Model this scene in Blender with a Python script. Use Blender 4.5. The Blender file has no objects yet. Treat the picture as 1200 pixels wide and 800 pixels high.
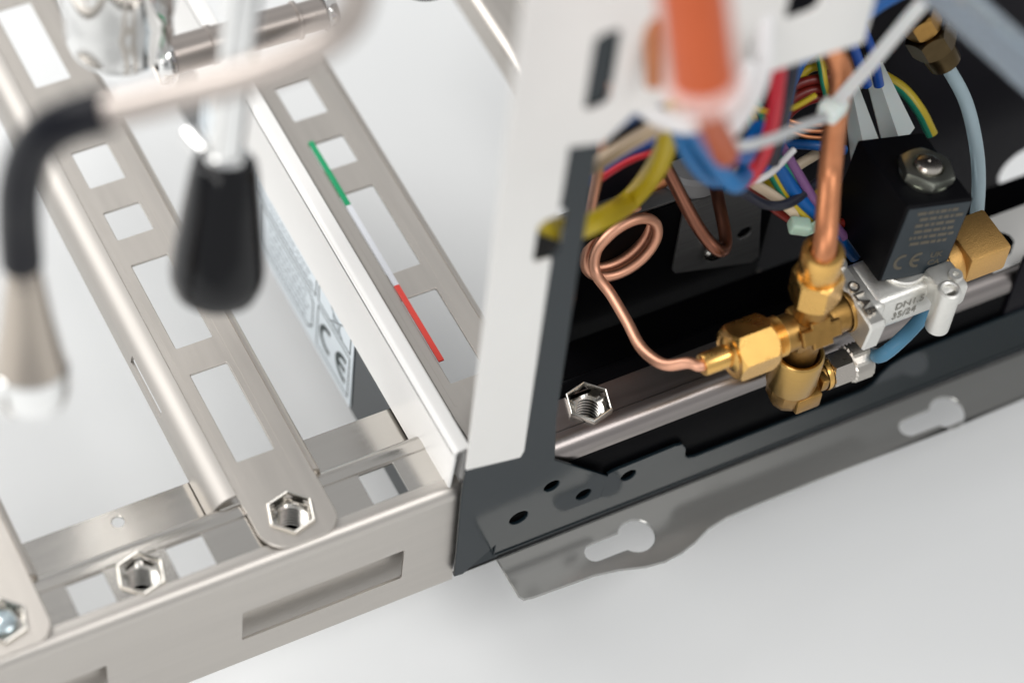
import bpy, bmesh, math, random
from mathutils import Vector, Matrix
random.seed(7)

# ------------------------------------------------------------------ camera
# Machine frame in millimetres: X along the front rail, Y away from the viewer, Z up.
# Origin: top front corner of the stainless front rail where it meets the dark body.
MM = 0.001
CR = Vector((0.88560, -0.45650, 0.08590)).normalized()          # camera right
CD = Vector((-0.32290, -0.73790, -0.59260))                     # camera down
CD = (CD - CR * CD.dot(CR)).normalized()
CF = CR.cross(CD).normalized()                                  # camera forward
FPX = 3300.0
CAM = Vector((-311.6, -481.3, 858.7))
sc = bpy.context.scene
cam_d = bpy.data.cameras.new('camera'); cam = bpy.data.objects.new('camera', cam_d)
sc.collection.objects.link(cam); sc.camera = cam
cam_d.sensor_width = 36.0; cam_d.lens = 36.0 * FPX / 1200.0
cam_d.clip_start = 0.05; cam_d.clip_end = 60
M = Matrix.Identity(4)
for i in range(3):
    M[i][0] = CR[i]; M[i][1] = -CD[i]; M[i][2] = -CF[i]; M[i][3] = CAM[i] * MM
cam.matrix_world = M
cam_d.dof.use_dof = True
cam_d.dof.focus_distance = 1.060
cam_d.dof.aperture_fstop = 3.3
cam_d.dof.aperture_blades = 9

# ------------------------------------------------------------------ light
world = bpy.data.worlds.new('World'); sc.world = world; world.use_nodes = True
bg = world.node_tree.nodes['Background']
bg.inputs[0].default_value = (0.97, 0.985, 1.0, 1); bg.inputs[1].default_value = 0.60
def area(name, loc, target, size, power, col=(1, 1, 1)):
    d = bpy.data.lights.new(name, 'AREA'); d.shape = 'RECTANGLE'; d.size, d.size_y = size
    d.energy = power; d.color = col
    o = bpy.data.objects.new(name, d); sc.collection.objects.link(o)
    o.location = loc
    o.rotation_euler = (Vector(target) - Vector(loc)).to_track_quat('-Z', 'Y').to_euler()
    return o
area('window_light', (-0.9, 1.3, 1.5), (0, .1, 0), (1.6, 1.4), 39, (1.0, 0.985, 0.965))
area('room_light', (-1.3, -0.9, 1.0), (0, 0, 0), (0.9, 0.9), 10, (1.0, 0.98, 0.96))
area('front_fill', (0.45, -0.85, 1.35), (0.1, 0, 0), (0.8, 0.6), 8, (1.0, 0.985, 0.97))  # added out of view for the rail bend highlight and fill
sc.view_settings.view_transform = 'Standard'; sc.view_settings.look = 'None'
sc.view_settings.exposure = 0.0; sc.view_settings.gamma = 1.0
sc.render.engine = 'CYCLES'

# ------------------------------------------------------------------ back-projection helper
def at(a, b, x=None, y=None, z=None, d=None):
    r = CR * ((a - 600) / FPX) + CD * ((b - 400) / FPX) + CF
    if z is not None: t = (z - CAM.z) / r.z
    elif y is not None: t = (y - CAM.y) / r.y
    elif x is not None: t = (x - CAM.x) / r.x
    else: t = d
    return CAM + r * t

# ------------------------------------------------------------------ materials
def mat(name, col, rough=0.5, metal=0.0, noise=0.0, nscale=400, bump=0.0, bscale=900, stretch=None,
        trans=0.0, alpha=1.0, sss=0.0, coat=0.0, spec=0.5, rvar=0.0, ior=1.45):
    m = bpy.data.materials.new(name); m.use_nodes = True
    nt = m.node_tree; p = nt.nodes['Principled BSDF']
    p.inputs['Base Color'].default_value = (*col, 1)
    p.inputs['Roughness'].default_value = rough; p.inputs['Metallic'].default_value = metal
    p.inputs['Transmission Weight'].default_value = trans
    p.inputs['Alpha'].default_value = alpha
    p.inputs['IOR'].default_value = ior
    p.inputs['Coat Weight'].default_value = coat
    p.inputs['Specular IOR Level'].default_value = spec
    if sss:
        p.inputs['Subsurface Weight'].default_value = sss
        p.inputs['Subsurface Scale'].default_value = 0.002
    if noise or bump or rvar:
        tc = nt.nodes.new('ShaderNodeTexCoord'); mp = nt.nodes.new('ShaderNodeMapping')
        nt.links.new(tc.outputs['Object'], mp.inputs[0])
        if stretch: mp.inputs['Scale'].default_value = stretch
        n = nt.nodes.new('ShaderNodeTexNoise'); n.inputs['Scale'].default_value = nscale
        n.inputs['Detail'].default_value = 6
        nt.links.new(mp.outputs[0], n.inputs['Vector'])
        if noise:
            mx = nt.nodes.new('ShaderNodeMix'); mx.data_type = 'RGBA'
            mx.inputs[6].default_value = (*[c * (1 - noise) for c in col], 1)
            mx.inputs[7].default_value = (*[min(1, c * (1 + noise)) for c in col], 1)
            nt.links.new(n.outputs['Fac'], mx.inputs[0]); nt.links.new(mx.outputs[2], p.inputs['Base Color'])
        if rvar:
            mr = nt.nodes.new('ShaderNodeMapRange')
            mr.inputs[3].default_value = max(0.03, rough - rvar); mr.inputs[4].default_value = rough + rvar
            nt.links.new(n.outputs['Fac'], mr.inputs[0]); nt.links.new(mr.outputs[0], p.inputs['Roughness'])
        if bump:
            n2 = nt.nodes.new('ShaderNodeTexNoise'); n2.inputs['Scale'].default_value = bscale
            n2.inputs['Detail'].default_value = 5
            nt.links.new(mp.outputs[0], n2.inputs['Vector'])
            b = nt.nodes.new('ShaderNodeBump'); b.inputs['Strength'].default_value = bump
            b.inputs['Distance'].default_value = 0.0004
            nt.links.new(n2.outputs['Fac'], b.inputs['Height']); nt.links.new(b.outputs[0], p.inputs['Normal'])
    return m

K = {}
K['table'] = mat('white_tabletop', (0.80, 0.81, 0.81), 0.55, noise=0.015, nscale=9)
K['steel'] = mat('satin_stainless', (0.53, 0.50, 0.465), 0.42, 1, noise=0.07, nscale=60, bump=0.07, bscale=700, stretch=(0.35, 6, 6), rvar=0.05)
K['steel_y'] = mat('satin_stainless_lengthwise', (0.53, 0.495, 0.455), 0.40, 1, noise=0.07, nscale=60, bump=0.07, bscale=700, stretch=(6, 0.35, 6), rvar=0.05)
K['steel_polish'] = mat('polished_stainless', (0.52, 0.495, 0.46), 0.16, 1, noise=0.05, nscale=60, bump=0.03, bscale=700, stretch=(0.35, 6, 6), rvar=0.05)
K['nutsteel'] = mat('bright_nut_steel', (0.55, 0.53, 0.49), 0.24, 1, rvar=0.06, nscale=500)
K['zinc'] = mat('blue_zinc_steel', (0.60, 0.70, 0.74), 0.24, 1, rvar=0.06, nscale=300)
K['yzinc'] = mat('yellow_zinc_steel', (0.56, 0.58, 0.50), 0.32, 1, rvar=0.06, nscale=300)
K['greycan'] = mat('grey_plastic', (0.22, 0.22, 0.225), 0.4, noise=0.05, nscale=90)
K['knurl'] = mat('knurled_nickel', (0.70, 0.66, 0.60), 0.40, 1)
K['steel_soft'] = mat('soft_satin_stainless', (0.50, 0.475, 0.445), 0.60, 1, noise=0.07, nscale=60, bump=0.07, bscale=700, stretch=(6, 0.35, 6), rvar=0.06)
K['white'] = mat('white_enamel_sheet', (0.83, 0.82, 0.80), 0.38, noise=0.01, nscale=80)
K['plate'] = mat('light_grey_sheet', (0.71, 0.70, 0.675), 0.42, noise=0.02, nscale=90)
K['dark'] = mat('dark_slate_coating', (0.006, 0.012, 0.016), 0.13, 0, spec=0.36, noise=0.10, nscale=45, bump=0.006, bscale=1500, rvar=0.06)
K['navy'] = mat('dark_navy_coating', (0.0045, 0.004, 0.0065), 0.42, 0, noise=0.15, nscale=90, rvar=0.05, spec=0.09)
K['black'] = mat('black_coating_and_shade', (0.002, 0.002, 0.0025), 0.45, 0, rvar=0.06, nscale=200, spec=0.04)  # real black parts, plus painted shade on inner rail, notch and nut bores
K['shaded_rail'] = mat('shaded_satin_steel', (0.27, 0.245, 0.235), 0.30, 1, noise=0.15, nscale=60, stretch=(0.35, 6, 6), bump=0.05, bscale=700, rvar=0.05)  # rail steel darkened for the dark surroundings it reflects
K['gunmetal'] = mat('brushed_gunmetal', (0.115, 0.115, 0.115), 0.42, 0.55, noise=0.3, nscale=110, stretch=(0.4, 5, 9), bump=0.12, bscale=500)
K['flange'] = mat('grey_stainless_flange', (0.37, 0.37, 0.355), 0.16, 0.55, noise=0.05, nscale=60, stretch=(0.5, 5, 5), bump=0.04, bscale=900, rvar=0.05)
K['brass'] = mat('bright_brass', (0.72, 0.43, 0.13), 0.28, 1, noise=0.12, nscale=140, rvar=0.10, bump=0.05, bscale=900)
K['darkbrass'] = mat('tarnished_brass', (0.085, 0.06, 0.03), 0.34, 1, noise=0.2, nscale=300)
K['castbrass'] = mat('aged_cast_brass', (0.36, 0.205, 0.062), 0.36, 1, noise=0.25, nscale=300, bump=0.25, bscale=1600, rvar=0.08)
K['turned'] = mat('turned_brass', (0.50, 0.31, 0.10), 0.30, 1, noise=0.10, nscale=300, stretch=(.3, .3, 12), bump=0.12, bscale=500, rvar=0.05)
K['sandbrass'] = mat('sandblasted_brass', (0.62, 0.37, 0.13), 0.46, 1, noise=0.22, nscale=1500, bump=0.55, bscale=2200)
K['copper'] = mat('copper', (0.56, 0.235, 0.115), 0.44, 1, noise=0.22, nscale=160, rvar=0.07)
K['capillary'] = mat('satin_copper', (0.80, 0.43, 0.29), 0.50, 1, noise=0.10, nscale=120, rvar=0.07)
K['browncopper'] = mat('tarnished_copper', (0.22, 0.095, 0.062), 0.36, 1, noise=0.20, nscale=150, rvar=0.07)
K['orangecopper'] = mat('orange_lacquered_copper', (0.52, 0.10, 0.03), 0.40, 0.3, noise=0.08, nscale=40)
K['nickel'] = mat('nickel_plate', (0.52, 0.48, 0.43), 0.26, 1, rvar=0.06, nscale=400)
K['cast'] = mat('cast_nickel_body', (0.72, 0.71, 0.67), 0.40, 0.85, noise=0.06, nscale=500, bump=0.25, bscale=1800, rvar=0.05)
K['chrome'] = mat('polished_chrome', (0.80, 0.80, 0.79), 0.07, 1)
K['tubesteel'] = mat('satin_tube_steel', (0.42, 0.375, 0.345), 0.36, 1)
K['tip_dim'] = mat('dimmed_tip_chrome', (0.50, 0.44, 0.38), 0.16, 1)  # chrome darkened for the brownish reflection on the wand tip
K['ink'] = mat('dark_ink', (0.035, 0.05, 0.05), 0.6)
K['paleink'] = mat('grey_ink', (0.22, 0.25, 0.27), 0.6)
K['label'] = mat('pale_blue_label_film', (0.76, 0.83, 0.88), 0.30, noise=0.01)
K['goldink'] = mat('faint_gold_ink', (0.085, 0.072, 0.05), 0.5)
K['greyink'] = mat('grey_etching', (0.30, 0.29, 0.26), 0.6, 0.5)
K['plastic'] = mat('black_plastic', (0.002, 0.002, 0.003), 0.10, spec=0.4)
K['coilblack'] = mat('matt_black_moulding', (0.0025, 0.0025, 0.0035), 0.50, spec=0.12, noise=0.1, nscale=300)
K['coilface'] = mat('slate_label_face', (0.024, 0.032, 0.038), 0.45, spec=0.3, noise=0.08, nscale=200)
K['rubber'] = mat('black_rubber', (0.003, 0.0035, 0.007), 0.34, spec=0.2, noise=0.1, nscale=300, bump=0.1, bscale=600)
K['hose'] = mat('pale_blue_translucent_hose', (0.50, 0.62, 0.67), 0.20, trans=0.5, ior=1.2)
K['bluehose'] = mat('blue_translucent_hose', (0.12, 0.30, 0.45), 0.20, trans=0.35, ior=1.2)
K['clear'] = mat('clear_grey_hose', (0.70, 0.78, 0.86), 0.12, trans=0.8, ior=1.2)
K['nylon'] = mat('frosted_nylon', (0.46, 0.50, 0.49), 0.35, sss=0.2, noise=0.06, nscale=90)
K['tie'] = mat('pale_nylon_tie', (0.60, 0.61, 0.60), 0.35, sss=0.2)
K['tiehead'] = mat('milky_white_tie', (0.66, 0.72, 0.68), 0.35, sss=0.2)
K['greentie'] = mat('milky_green_tie', (0.42, 0.58, 0.47), 0.35, sss=0.2)
K['teflon'] = mat('pinkish_sleeve', (0.74, 0.52, 0.48), 0.4, sss=0.1)
def wire(n, c): K[n] = mat('wire_' + n, c, 0.36, noise=0.05, nscale=200)
wire('w_blue', (0.003, 0.085, 0.30)); wire('w_deepblue', (0.008, 0.055, 0.26)); wire('w_sky', (0.0, 0.115, 0.31))
wire('w_yellow', (0.46, 0.34, 0.012)); wire('w_red', (0.46, 0.008, 0.022)); wire('w_darkred', (0.16, 0.012, 0.008))
wire('w_green', (0.01, 0.20, 0.12)); wire('w_purple', (0.17, 0.075, 0.19)); wire('w_cream', (0.66, 0.53, 0.38))
wire('w_white', (0.76, 0.75, 0.75)); wire('w_grey', (0.42, 0.43, 0.43)); wire('w_dark', (0.02, 0.022, 0.035))
wire('w_beige', (0.50, 0.38, 0.26))
K['flag_green'] = mat('flag_green', (0.01, 0.42, 0.17), 0.4)
K['flag_white'] = mat('flag_white', (0.86, 0.88, 0.93), 0.4)
K['flag_red'] = mat('flag_red', (0.85, 0.07, 0.05), 0.4)

# ------------------------------------------------------------------ mesh builder
class MB:
    def __init__(s): s.v = []; s.f = []; s.mi = []
    def add(s, verts, faces, mi=0):
        o = len(s.v); s.v += [Vector(v) for v in verts]
        s.f += [tuple(i + o for i in f) for f in faces]; s.mi += [mi] * len(faces); return s
    def bm(s, b, M4=None, mi=0):
        b.verts.ensure_lookup_table(); b.verts.index_update()
        vs = [(M4 @ v.co if M4 else v.co.copy()) for v in b.verts]
        s.add(vs, [[v.index for v in f.verts] for f in b.faces], mi); b.free(); return s
    def box(s, c, size, bev=0.4, M3=None, seg=2, mi=0):
        b = bmesh.new(); bmesh.ops.create_cube(b, size=1.0)
        for v in b.verts: v.co = Vector((v.co.x * size[0], v.co.y * size[1], v.co.z * size[2]))
        if bev: bmesh.ops.bevel(b, geom=b.edges[:], offset=bev, segments=seg, affect='EDGES', profile=0.5)
        T = Matrix.Translation(Vector(c))
        if M3: T = T @ M3.to_4x4()
        return s.bm(b, T, mi)
    def tube(s, pts, r, seg=12, cap=True, mi=0, sector=None, smooth=6):
        P = spline(pts, smooth) if smooth else [Vector(p) for p in pts]
        n = len(P); rr = r if callable(r) else (lambda t: r)
        T = [(P[min(i + 1, n - 1)] - P[max(i - 1, 0)]).normalized() for i in range(n)]
        u = T[0].orthogonal().normalized(); vs = []
        for i in range(n):
            u = (u - T[i] * u.dot(T[i])).normalized(); w = T[i].cross(u)
            q = rr(i / (n - 1))
            for k in range(seg):
                a = 2 * math.pi * k / seg; vs.append(P[i] + (u * math.cos(a) + w * math.sin(a)) * q)
        fs = []; ms = []
        if sector is not None:          # stripe: the faces that start out toward this direction
            c0 = sum(vs[:seg], Vector()) / seg
            sector = [k for k in range(seg) if ((vs[k] + vs[(k + 1) % seg]) / 2 - c0).normalized().dot(sector) > .25]
        for i in range(n - 1):
            for k in range(seg):
                fs.append((i * seg + k, i * seg + (k + 1) % seg, (i + 1) * seg + (k + 1) % seg, (i + 1) * seg + k))
                ms.append(1 if sector and k in sector else mi)
        if cap:
            fs.append(tuple(range(seg - 1, -1, -1))); ms.append(mi)
            fs.append(tuple((n - 1) * seg + k for k in range(seg))); ms.append(mi)
        o = len(s.v); s.v += vs; s.f += [tuple(i + o for i in f) for f in fs]; s.mi += ms; return s
    def lathe(s, prof, base, axis, seg=32, mi=0, ripple=None):
        axis = Vector(axis).normalized(); base = Vector(base)
        u = axis.orthogonal().normalized(); w = axis.cross(u); vs = []; fs = []
        n = len(prof)
        for (r, h) in prof:
            for k in range(seg):
                a = 2 * math.pi * k / seg
                vs.append(base + axis * h + (u * math.cos(a) + w * math.sin(a)) * max(r, 1e-3))
        for i in range(n - 1):
            for k in range(seg):
                fs.append((i * seg + k, i * seg + (k + 1) % seg, (i + 1) * seg + (k + 1) % seg, (i + 1) * seg + k))
        return s.add(vs, fs, mi)
    def hexprism(s, base, axis, af, length, rot=0, cham=1.0, bore=0, mi=0, up=None):
        """hex nut body with chamfered ends along axis"""
        axis = Vector(axis).normalized(); base = Vector(base)
        u = Vector(up) if up else axis.orthogonal(); u = (u - axis * u.dot(axis)).normalized(); w = axis.cross(u)
        R = af / math.sqrt(3); seg = 48; vs = []; fs = []
        def hexr(a):
            q = (a - rot) % (math.pi / 3) - math.pi / 6
            return af / 2 / math.cos(q)
        rc = af / 2 * 0.98
        rings = []
        for (h, lim) in ((0, rc), (cham, None), (length - cham, None), (length, rc)):
            ring = []
            for k in range(seg):
                a = 2 * math.pi * k / seg + rot
                q = hexr(a); hh = h
                if lim is not None: q = min(q, lim)
                else:
                    # scalloped chamfer: corners cut deeper
                    e = (q - af / 2) / (R - af / 2) * cham * 1.1
                    hh = h + (e - cham if h < length / 2 else cham - e) * 1.0
                    hh = min(max(hh, 0.02), length - 0.02)
                ring.append(base + axis * hh + (u * math.cos(a) + w * math.sin(a)) * q)
            rings.append(ring)
        if bore:
            br = lambda h: [base + axis * h + (u * math.cos(2 * math.pi * k / seg + rot) + w * math.sin(2 * math.pi * k / seg + rot)) * bore for k in range(seg)]
            rings = [br(0)] + rings + [br(length)]
        for r_ in rings: vs += r_
        n = len(rings); N = n if bore else n - 1
        for i in range(N):
            j = (i + 1) % n
            for k in range(seg):
                fs.append((i * seg + k, i * seg + (k + 1) % seg, j * seg + (k + 1) % seg, j * seg + k))
        if not bore:
            fs.append(tuple(range(seg - 1, -1, -1))); fs.append(tuple((n - 1) * seg + k for k in range(seg)))
        return s.add(vs, fs, mi)
    def sweep(s, prof, axis_from, axis_to, mapf, thick=1.2, mi=0, ext=None):
        """extrude an open 2D profile (with thickness) along an axis; mapf(t, (p, q)) -> xyz"""
        n = len(prof); nr = []
        for i in range(n):
            a = Vector(prof[max(i - 1, 0)]); b = Vector(prof[min(i + 1, n - 1)])
            d = (b - a).normalized(); nr.append(Vector((d.y, -d.x)))
        loop = [Vector(p) for p in prof] + [Vector(prof[i]) + nr[i] * thick for i in range(n - 1, -1, -1)]
        m = len(loop); vs = [mapf(axis_from, p) for p in loop] + [mapf(axis_to, p) for p in loop]
        fs = [(i, (i + 1) % m, m + (i + 1) % m, m + i) for i in range(m)]
        for i in range(n - 1):
            fs.append((i + 1, i, m - 1 - i, m - 2 - i)); fs.append((m + i, m + i + 1, m + m - 2 - i, m + m - 1 - i))
        return s.add(vs, fs, mi)
    def sheet(s, outer, holes, thick, mapf, bev=0.25, mi=0):
        """flat sheet with holes; outline in 2D, mapf((u, v, w)) -> xyz, w from -thick/2 to thick/2"""
        cu = bpy.data.curves.new('tmp', 'CURVE'); cu.dimensions = '2D'; cu.fill_mode = 'BOTH'
        cu.extrude = max(thick / 2 - bev, 0.01); cu.bevel_depth = bev; cu.bevel_resolution = 0; cu.offset = -bev
        for L in [outer] + list(holes):
            sp = cu.splines.new('POLY'); sp.points.add(len(L) - 1)
            for p, q in zip(sp.points, L): p.co = (q[0], q[1], 0, 1)
            sp.use_cyclic_u = True
        return s._curve(cu, mapf, mi)
    def text(s, txt, size, mapf, thick=0.1, mi=0, align='LEFT', bold=0.0, sx=1.0):
        cu = bpy.data.curves.new('tmp', 'FONT'); cu.body = txt; cu.size = size; cu.extrude = thick / 2
        cu.align_x = align; cu.offset = bold; cu.resolution_u = 3
        return s._curve(cu, lambda p: mapf((p[0] * sx, p[1], p[2])), mi)
    def _curve(s, cu, mapf, mi):
        o = bpy.data.objects.new('tmp', cu); sc.collection.objects.link(o)
        dg = bpy.context.evaluated_depsgraph_get(); me = o.evaluated_get(dg).to_mesh()
        s.add([mapf(tuple(v.co)) for v in me.vertices], [list(p.vertices) for p in me.polygons], mi)
        o.evaluated_get(dg).to_mesh_clear()
        bpy.data.objects.remove(o); bpy.data.curves.remove(cu); return s
    def build(s, name, m, parent=None, angle=35, origin=None):
        me = bpy.data.meshes.new(name)
        if parent is not None: off = WORLD[parent.name]
        elif origin is not None: off = Vector(origin)
        else:
            xs = [v.x for v in s.v]; ys = [v.y for v in s.v]; zs = [v.z for v in s.v]
            off = Vector(((min(xs) + max(xs)) / 2, (min(ys) + max(ys)) / 2, min(zs)))
        me.from_pydata([tuple((v - off) * MM) for v in s.v], [], s.f)
        for x in (m if isinstance(m, (list, tuple)) else [m]): me.materials.append(K[x])
        me.polygons.foreach_set('material_index', s.mi)
        b = bmesh.new(); b.from_mesh(me); bmesh.ops.remove_doubles(b, verts=b.verts, dist=1e-6)
        bmesh.ops.recalc_face_normals(b, faces=b.faces); b.to_mesh(me); b.free()
        me.polygons.foreach_set('use_smooth', [True] * len(me.polygons))
        me.set_sharp_from_angle(angle=math.radians(angle))
        o = bpy.data.objects.new(name, me); sc.collection.objects.link(o)
        if parent is not None: o.parent = parent
        else: o.location = off * MM
        WORLD[o.name] = off.copy()
        return o
WORLD = {}
def spline(pts, k=6):
    P = [Vector(p) for p in pts]
    if len(P) < 3: return [P[0].lerp(P[-1], i / k) for i in range(k + 1)]
    Q = [P[0] * 2 - P[1]] + P + [P[-1] * 2 - P[-2]]; out = []
    for i in range(1, len(Q) - 2):
        a, b, c, d = Q[i - 1:i + 3]
        for j in range(k):
            t = j / k
            out.append(0.5 * ((2 * b) + (c - a) * t + (2 * a - 5 * b + 4 * c - d) * t * t + (3 * b - a - 3 * c + d) * t ** 3))
    out.append(P[-1]); return out
def tag(o, label=None, cat=None, group=None, kind=None):
    if label: o['label'] = label
    if cat: o['category'] = cat
    if group: o['group'] = group
    if kind: o['kind'] = kind
    return o
def thing(name, loc, label, cat, group=None):
    o = bpy.data.objects.new(name, None); sc.collection.objects.link(o)
    o.empty_display_size = 0.01; o.location = Vector(loc) * MM; WORLD[o.name] = Vector(loc)
    return tag(o, label, cat, group)
def rrect(x0, x1, y0, y1, r=0.8, n=3):
    out = []
    for cx, cy, a0 in ((x1 - r, y1 - r, 0), (x0 + r, y1 - r, 90), (x0 + r, y0 + r, 180), (x1 - r, y0 + r, 270)):
        for i in range(n + 1):
            a = math.radians(a0 + 90 * i / n); out.append((cx + r * math.cos(a), cy + r * math.sin(a)))
    return out
def circ(cx, cy, r, n=20, ry=None):
    return [(cx + r * math.cos(2 * math.pi * i / n), cy + (ry or r) * math.sin(2 * math.pi * i / n)) for i in range(n)]
def arc(cx, cy, r, a0, a1, n=6):
    return [(cx + r * math.cos(math.radians(a0 + (a1 - a0) * i / n)), cy + r * math.sin(math.radians(a0 + (a1 - a0) * i / n))) for i in range(n + 1)]
XY = lambda z: (lambda p: Vector((p[0], p[1], z + p[2])))
XZ = lambda y: (lambda p: Vector((p[0], y - p[2], p[1])))
def YZ(x): return lambda p: Vector((x + p[2], p[0], p[1]))

# ------------------------------------------------------------------ setting: the tabletop
TABLE = -112.0
b = bmesh.new(); bmesh.ops.create_grid(b, x_segments=1, y_segments=1, size=0.5)
mb = MB(); mb.box((200, 200, TABLE - 15), (5000, 5000, 30), 3)
tag(mb.build('tabletop', 'table', origin=(0, 0, TABLE)), kind='structure'); b.free()

# ------------------------------------------------------------------ threaded insert nuts
def insert_nut(c, parent, name='insert_nut', m='nutsteel', bolt=False, rim=9.2):
    c = Vector(c); mb = MB()
    seg = 48
    def ring(af, h, roundness=0.0):
        out = []
        for k in range(seg):
            a = 2 * math.pi * k / seg
            q = (a) % (math.pi / 3) - math.pi / 6
            r = af / 2 / math.cos(q); r = r * (1 - roundness) + af / 2 * 1.05 * roundness
            out.append(c + Vector((math.cos(a + .26) * r, math.sin(a + .26) * r, h)))
        return out
    rings = [ring(16.4, -1), ring(16.4, .7), ring(15.9, 1.3), ring(15.2, 1.5), ring(14.5, 1.3), ring(13.9, .5), ring(13.4, -3.0), ring(12.0, -4.0, 1)]
    z = -4.0
    for i in range(7):
        rings.append(ring(9.3, z - .55, 1)); rings.append(ring(9.3, z - .8, 1)); rings.append(ring(11.9, z - 1.6, 1)); rings.append(ring(11.9, z - 1.8, 1)); z -= 1.8
    rings.append(ring(.4, z, 1))
    vs = [v for r in rings for v in r]
    fs = [(i * seg + k, i * seg + (k + 1) % seg, (i + 1) * seg + (k + 1) % seg, (i + 1) * seg + k) for i in range(len(rings) - 1) for k in range(seg)]
    mb.add(vs, fs[:-seg]); mb.add(vs[-2 * seg:], [(k, (k + 1) % seg, seg + (k + 1) % seg, seg + k) for k in range(seg)], 1); o = mb.build(name, [m, 'black'], parent, angle=28)  # black cap paints the dark down the bore
    if bolt:
        bb = MB(); bb.lathe([(0.1, 1.0), (3.8, .8), (4.6, .2), (4.9, -1), (4.9, -5)], c, (0, 0, 1), 24); bb.build('bolt_tip', 'zinc', o)
    return o

# ------------------------------------------------------------------ front rail (stainless hat section)
def bend(cx, cy, r, a0, a1, n=6): return arc(cx, cy, r, a0, a1, n)
ZT = -1.6
front_prof = [(0, -64.3), (0, -6.5)] + bend(4.9, -6.5, 4.9, 180, 90, 6) + [(7.2, ZT), (7.6, ZT - .7)]
rear_prof = [(21.9, ZT - .7), (22.3, ZT), (25.5, ZT)] + bend(25.5, ZT - 4.6, 4.6, 90, 0, 6) + [(30.1, -12.5)] + bend(33, -12.5, 2.9, 180, 270, 4) + [(52, -15.4)]
mapX = lambda t, p: Vector((t, p[0], p[1]))
fr = thing('front_rail', (-110, 15, -64.3), 'long satin stainless front rail with square cutouts and a rectangular slot in its face', 'rail')
mb = MB()
# front face with its slots is a sheet, the bends are swept
slots = [rrect(-88, -22.5, -48.6, -29, .8), rrect(-207, -141, -49, -29, .8)]
mb.sheet([(-330, -64.3), (0, -64.3), (0, -6.5), (-330, -6.5)], slots, 1.2, XZ(.6), .15)
mb.sweep([(0, -6.5)] + bend(4.9, -6.5, 4.9, 180, 90, 7)[1:] + [(7.2, ZT), (7.6, ZT - .7)], -330, 0, mapX, 1.2)
mb.build('front_face', 'steel', fr)
mb = MB()
cuts = [rrect(x - 7.2, x + 7.2, 7.9, 21.6, .5) for x in (-254, -216, -140, -102, -25.6)]
cuts += [circ(x, 15, 6.6, 16) for x in (-197, -121, -63)]
mb.sheet([(-330, 7.5), (0, 7.5), (0, 22), (-330, 22)], cuts, 1.2, XY(ZT - 1.3), .1)
mb.build('recessed_channel', 'steel_polish', fr)
mb = MB(); mb.sweep(rear_prof[:10] + [], -330, 0, mapX, 1.2)
mb.build('rear_bend', 'steel_polish', fr)
mb = MB()
mb.sweep(rear_prof[9:-1], -330, 0, mapX, 1.2)
mb.sheet([(-330, 33), (0, 33), (0, 52), (-330, 52)], [circ(-117, 46.6, 2.4, 16), circ(-226, 46.6, 2.4)], 1.2, XY(-16.0), .15)
mb.build('rear_flange', 'steel_polish', fr)
mb = MB(); mb.box((-165, 6.0, -39), (330, 1.2, 44), .2); mb.build('inner_stiffener', 'steel', fr)
insert_nut((-121, 15, ZT - .5), fr)

# ------------------------------------------------------------------ cross rails
def cross_rail(cx, label, y1=300, nut=True, bolt=False, wide=19.0, name='cross_rail'):
    t = thing(name, (cx, 150, -14), label, 'rail', 'stainless cross rails of the base frame')
    mb = MB()
    wins = [(43.2, 86), (99, 142), (155.5, 170), (183.5, 203), (240, 285)]
    holes = [rrect(cx - 7.5, cx + 7.5, a, b_, .7) for a, b_ in wins if b_ < y1]
    holes.append(circ(cx + 1.3, 15, 7.2, 24))
    x0, x1 = cx - 13.5, cx + 16.5
    o = [(x0, y1), (x0, 27)] + [(x0 + .4, 20)] + arc(x0 + 11, 12.4, 10.6, 180, 262, 6) + arc(x1 - 8, 10, 8, 275, 360, 6) + [(x1, 27), (x1, y1)]
    mb.sheet(o, holes, 1.4, XY(-.1), .3)
    # two long pressed beads beside the windows
    for bx in (cx - 10.4, cx + 10.6):
        mb.sweep([(bx - .5, .52), (bx - .45, .66), (bx + .45, .66), (bx + .5, .52)], 33, y1, lambda tt, p: Vector((p[0], tt, p[1])), .1)
    mb.build('web', 'steel_y', t)
    mb = MB(); my = lambda tt, p: Vector((p[0], tt, p[1]))
    side = [(x1, -.1 + .7)] + [(x1 + q[0], q[1]) for q in bend(0, -2.4, 3.0, 90, 0, 6)] + [(x1 + 3, -14)]
    mb.sweep([(a, b_) for a, b_ in side], 29, y1, my, 1.2); mb.build('side_flange', 'steel_y', t)
    mb = MB()
    left = [(x0 - 9.5, -14), (x0 - 9.5, -8.4)] + [(x0 + q[0], q[1]) for q in bend(-1.5, -7.4, 8.0, 180, 90, 8)] + [(x0, .6)]
    # the left flange is broken by a narrow slot
    for a, b_ in ((30, 78), (106, y1)): mb.sweep(left, a, b_, my, 1.2)
    mb.sweep(left[4:], 78, 106, my, 1.2); mb.sweep(left[:2], 78, 106, my, 1.2)
    mb.build('rolled_edge', 'steel_soft', t)
    if nut: insert_nut((cx + 1.3, 15, .7), t, bolt=bolt)
    return t
cross_rail(-64, 'stainless cross rail with windows under the black lever knob, hex nut on its rounded end', 330)
cross_rail(-174, 'stainless cross rail at the left picture edge with a bolted rounded end', 330, bolt=True)
cross_rail(23.5, 'stainless cross rail carrying the green, white and red stripe', 215, nut=False)
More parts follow.
